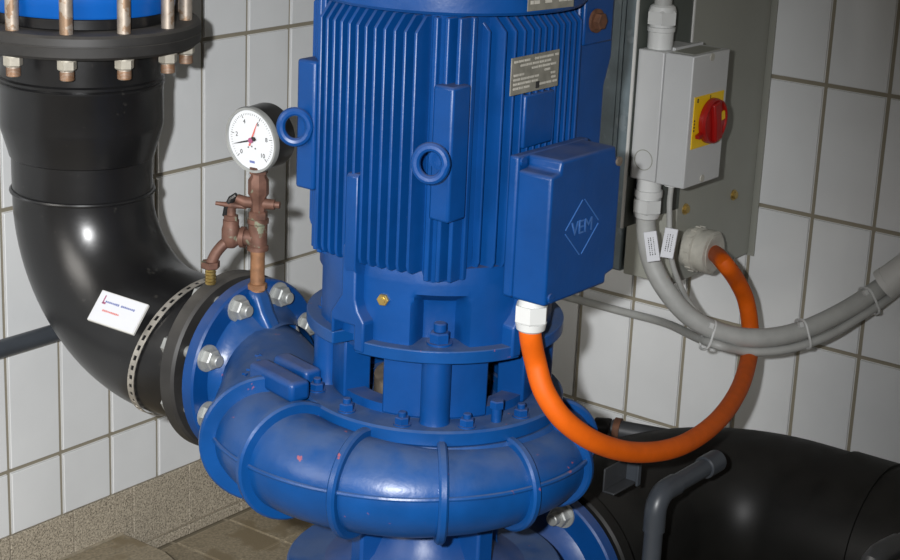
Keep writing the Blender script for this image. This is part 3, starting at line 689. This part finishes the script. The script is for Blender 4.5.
part('handle_mark', MB().obox(kc+gx_*.023+gz_*.002+V((0, -.0115, 0)), (gx_, gz_, V((0, -1, 0))), (.013, .014, .004)), 'yellow', kn)
part('lock_tab', MB().obox(kc+V((-.041, -.006, -.020)), (V((.96, 0, .28)), V((-.28, 0, .96)), V((0, 1, 0))), (.012, .006, .008)), 'red', kn)
g1 = V((-.444, -.957, sz1))
tg = MB().lathe([(.0215, 0), (.0215, .028), (.0235, .029), (.0235, .036), (.0205, .037), (.0205, .042)], g1, (0, 0, 1), 24); tg.hexnut(g1+V((0, 0, .041)), (0, 0, 1), .0265, .024); tg.lathe([(.0235, .062), (.021, .070), (.017, .073)], g1, (0, 0, 1), 24)
part('top_gland', tg, 'white_pl', sw)
g2 = V((-.447, -.958, sz0))
tg = MB().lathe([(.0215, 0), (.0215, .022), (.0245, .023), (.0245, .034), (.0205, .035), (.0205, .040)], g2, (0, 0, -1), 24); tg.hexnut(g2-V((0, 0, .038)), (0, 0, -1), .0265, .026); tg.lathe([(.0235, .062), (.021, .071), (.017, .074)], g2, (0, 0, -1), 24)
part('bottom_gland', tg, 'white_pl', sw)
g3 = V((-.447, -1.002, sz0)); part('small_gland', MB().cyl(g3, g3-V((0, 0, .008)), .012, n=18), 'white_pl', sw)

# ================================================================== CABLES
oh = [V((gx, gy, .895)), V((gx, gy, .872))]+[dep(*q) for q in ((535.5, 362, 2.475), (545, 393, 2.475), (566, 422, 2.49), (600, 444, 2.54), (640, 452.5, 2.63), (682, 445, 2.74), (718, 420, 2.90), (741, 385, 3.09), (750.5, 345, 3.255), (747, 305, 3.25), (737, 281, 3.21), (724, 263, 3.165))]+[gc2+V((0, -.055, -.001)), gc2+V((0, -.03, 0))]
solo('orange_cable', MB().tube(spline(oh, 10), .0152, 22), 'orange', gc2, 'thick orange cable looping from pump terminal box to cabinet', 'cable')
gcab = [g2-V((0, 0, .06)), g2-V((0, 0, .085))]+[dep(*q) for q in ((650.5, 258, 3.165), (664, 287, 3.17), (689, 316, 3.18), (722, 333, 3.19), (760, 338, 3.20), (800, 331, 3.22), (842, 312, 3.25), (878, 289, 3.28), (905, 268, 3.31), (930, 250, 3.34))]
solo('grey_cable', MB().tube(spline(gcab, 10), .0170, 22), 'cable', g2, 'thick grey cable sagging from switch gland into conduit end', 'cable')
ucab = [g1+V((0, 0, .06)), g1+V((0, 0, .12)), g1+V((.004, .002, .25)), g1+V((.005, .004, .45))]
solo('grey_cable', MB().tube(spline(ucab, 6), .0150, 18), 'cable', g1, 'grey cable running upward out of switch top gland', 'cable')
tcab = [g3-V((0, 0, .004)), g3-V((0, 0, .05))]+[dep(*q) for q in ((671, 255, 3.135), (679, 282, 3.16), (692, 306, 3.20), (715, 330, 3.215), (755, 343, 3.22))]
solo('thin_grey_cable', MB().tube(spline(tcab, 8), .0048, 12), 'cable', g3, 'thin grey cable hanging from small gland under the switch', 'cable')
lcab = [onX(540, 291, -.03), onX(575, 299, -.03), onX(620, 311, -.05), onX(665, 323, -.12)]+[dep(*q) for q in ((705, 341, 3.20), (745, 351, 3.20), (785, 349.5, 3.215), (825, 337, 3.24), (860, 317, 3.265), (890, 297, 3.29), (925, 268, 3.34))]
solo('grey_cable', MB().tube(spline(lcab, 8), .0082, 14), 'cable', lcab[1], 'slim grey cable along the tiled wall tied beneath thicker cable', 'cable')
c0_, c1_ = dep(884, 285, 3.285), onX(985, 212, -.046)
dr = (c1_-c0_).normalized()
wy = V((-.043, c1_.y-.16, c1_.z+.05))
cpath = spline([c0_, c0_.lerp(c1_, .5), c1_, wy, wy+V((0, -.9, .30))], 8)
cf = thing('cable_conduit', c0_, 'light grey plastic conduit end swallowing the grey cables', 'conduit')
part('conduit_tube', MB().tube(cpath, .0290, 28, cap=False), 'conduit', cf)
part('conduit_lip', MB().ring([(.0262, 0), (.0300, 0), (.0300, .012), (.0262, .012)], c0_, dr, 32), 'conduit', cf)
def tie(i, u, v, d, tilt, lab):
    c = dep(u, v, d); ax = V(tilt).normalized(); w_ = (UP-ax*UP.dot(ax)).normalized(); u_ = ax.cross(w_)
    sq = lambda q: math.copysign(abs(q)**.55, q)
    ringp = [c+u_*sq(math.cos(2*math.pi*k/24))*.0200+w_*sq(math.sin(2*math.pi*k/24))*.0262 for k in range(24)]
    mb = MB().tube(ringp, .0024, 8, closed=True); e = (CAM-c).normalized(); mb.obox(c+w_*.017+e*.021, (ax, w_, u_), (.008, .009, .007))
    solo('cable_tie', mb, 'white_pl', c, lab, 'cable tie', 'cable ties on the grey cables')
tie(0, 708, 335, 3.19, dep(722, 339, 3.2)-dep(696, 329, 3.185), 'white cable tie on the grey cables left of the orange loop')
tie(1, 803, 334, 3.225, dep(825, 325, 3.24)-dep(780, 339, 3.21), 'white cable tie on grey cables between orange loop and conduit')
tie(2, 869, 301, 3.275, dep(885, 290, 3.29)-dep(850, 312, 3.26), 'white cable tie on grey cables next to conduit end')
def ctag(u0, v0, u1, v1, d, w, lab, back):
    a, b = dep(u0, v0, d), dep(u1, v1, d); c = (a+b)/2; uy = (a-b).normalized(); n = (CAM-c).normalized(); n = (n-uy*n.dot(uy)).normalized(); n = (n+V((-.25, .1, 0))).normalized(); n = (n-uy*n.dot(uy)).normalized(); ux = uy.cross(n)
    t = thing('cable_tag', c, lab, 'tag'); h = (a-b).length
    part('tag_body', MB().obox(c, (ux, uy, n), (w, h, .007)), 'paper', t, bevel=.001)
    mb = MB(); random.seed(int(u0))
    for x in (-.004, 0, .0045):
        for k in range(9): mb.obox(c+ux*x+uy*(h*.28-k*h*.068)+n*.0038, (ux, uy, n), (.0013*random.uniform(.5, 1.3), h*.045, .0006))
    part('tag_print', mb, 'ink', t)
ctag(650, 231.5, 654, 261.5, 3.105, .0225, 'white printed tag on the thick grey cable', 0)
ctag(672, 228.5, 666.5, 258, 3.10, .0225, 'white printed tag on the thin grey cable', 0)

# ================================================================== LOWER PIPES
sp_ = thing('suction_pipe', (-.6, A.y, SZ), 'fat black plastic suction pipe bending along the right wall', 'pipe')
SR = .148; ex, RB = -.300, .23
cl = [V((SX+.075, A.y, SZ)), V((ex-RB, A.y, SZ))]+[V((ex-RB+RB*math.sin(t), A.y-RB+RB*math.cos(t), SZ)) for t in [R(5*i) for i in range(1, 19)]]+[V((ex, -3.3, SZ))]
rd = [.126, SR]+[SR]*19
part('pipe_bend', MB().tube(cl, rd, 48), 'black_dull', sp_)
for y in (-1.30, -1.40):
    part('pipe_joint', MB().ring([(SR-.002, 0), (SR+.004, .001), (SR+.004, .085), (SR-.002, .0855)], (ex, y-.088, SZ), (0, 1, 0), 48), 'black_dull', sp_)
bf = part('backing_flange', MB().ring([(.10, 0), (.168, 0), (.172, .004), (.172, .026), (.168, .030), (.10, .030)], (SX+.034, A.y, SZ), (1, 0, 0), 64), 'black_dull', sp_)
part('flange_collar', MB().lathe([(.150, .062), (.152, .085), (.137, .10), (.125, .12)], (SX, A.y, SZ), (1, 0, 0), 48), 'black_dull', sp_)

DY = -1.215
pv0, pv1 = onY(716, 461, DY), onY(657, 490, DY)
hx, hz, ln = pv1.x, pv0.z, pv0.x-pv1.x
dc = V((hx, DY, hz))
bendp = [dc+V((.03-.03*math.sin(t), 0, -.03+.03*math.cos(t))) for t in [R(15*i) for i in range(0, 7)]]
dp = thing('drain_pipe', (hx, DY, 0), 'dark grey plastic drain pipe with elbow in front of suction pipe', 'pipe')
part('pipe', MB().tube([dc+V((ln, 0, 0)), dc+V((.05, 0, 0))]+bendp+[V((hx, DY, hz-.07)), V((hx, DY, .001))], .0150, 20), 'pvc', dp)
part('elbow_fitting', MB().tube([dc+V((.056, 0, 0)), dc+V((.04, 0, 0))]+bendp+[dc+V((0, 0, -.04)), dc+V((0, 0, -.060))], .0175, 20), 'pvc', dp)
part('socket', MB().cyl(dc+V((ln-.04, 0, 0)), dc+V((ln+.004, 0, 0)), .0185, n=22, ch=.002), 'pvc', dp)

q0, q1 = dep(612, 429, 3.32), dep(690, 443, 3.28)
hp = thing('grey_pipe', q0, 'dark grey pipe with rusty collar behind the orange loop', 'pipe')
part('pipe', MB().cyl(q0, q1, .0185, n=22), 'pvc_dark', hp)
dq = (q1-q0).normalized()
part('rusty_collar', MB().ring([(.017, 0), (.0225, 0), (.0225, .012), (.017, .012)], q0+dq*.004, dq, 24), 'rust', hp)
part('pipe_fitting', MB().tube([q0-dq*.004, q0-dq*.02, q0-dq*.03-V((0, 0, .02)), q0-dq*.03-V((0, 0, .06))], [.019, .02, .02, .018], 16), 'black_dull', hp)

ck_ = dep(622, 467, 2.90)
bk = thing('steel_bracket', ck_-V((0, 0, .02)), 'small galvanised channel bracket resting on the suction pipe flange', 'bracket')
mb = MB().box(ck_.x-.055, ck_.x+.012, ck_.y-.003, ck_.y, ck_.z-.022, ck_.z+.014).box(ck_.x-.055, ck_.x+.012, ck_.y-.022, ck_.y, ck_.z-.025, ck_.z-.022)
part('channel', mb, 'pvc_dark', bk, bevel=.001)
part('end_plate', MB().box(ck_.x+.010, ck_.x+.014, ck_.y-.026, ck_.y+.004, ck_.z-.027, ck_.z+.016).box(ck_.x+.004, ck_.x+.014, ck_.y-.028, ck_.y-.024, ck_.z-.027, ck_.z+.016), 'pvc', bk, bevel=.001)

r0 = dep(872, 558, 2.60); rl = (dep(930, 530, 2.73)-r0).normalized()
dk = thing('dark_pipe', (r0.x, r0.y, 0), 'dark plastic pipe elbow low in front of the black suction pipe bend', 'pipe')
rb_ = [r0+rl*.5, r0+rl*.05, r0+rl*.02-V((0, 0, .002)), r0+rl*.006-V((0, 0, .008)), r0-V((0, 0, .022)), r0-V((0, 0, .06)), V((r0.x, r0.y, .001))]
part('pipe', MB().tube(rb_, .0155, 18), 'pvc_dark', dk)
part('elbow_fitting', MB().tube([r0+rl*.075]+rb_[1:6], .0180, 18), 'pvc_dark', dk)
part('pipe_run', MB().cyl(r0+rl*.48, r0+rl*.9, .0155, n=18), 'pvc_dark', dk)

w0, w1 = V((-1.9, -.045, .548)), V((-.62, -.045, .548))
wp = thing('wall_pipe', w0, 'slim dark grey pipe along the tiled wall behind black elbow', 'pipe')
part('pipe', MB().cyl(w0, w1, .0165, n=24), 'pvc', wp)
for x in (-1.6, -.75): part('pipe_clip', MB().ring([(.0165, -.008), (.0195, -.008), (.0195, .008), (.0165, .008)], (x, -.045, .548), (1, 0, 0), 24).box(x-.008, x+.008, -.03, -.005, .542, .554), 'pvc', wp)
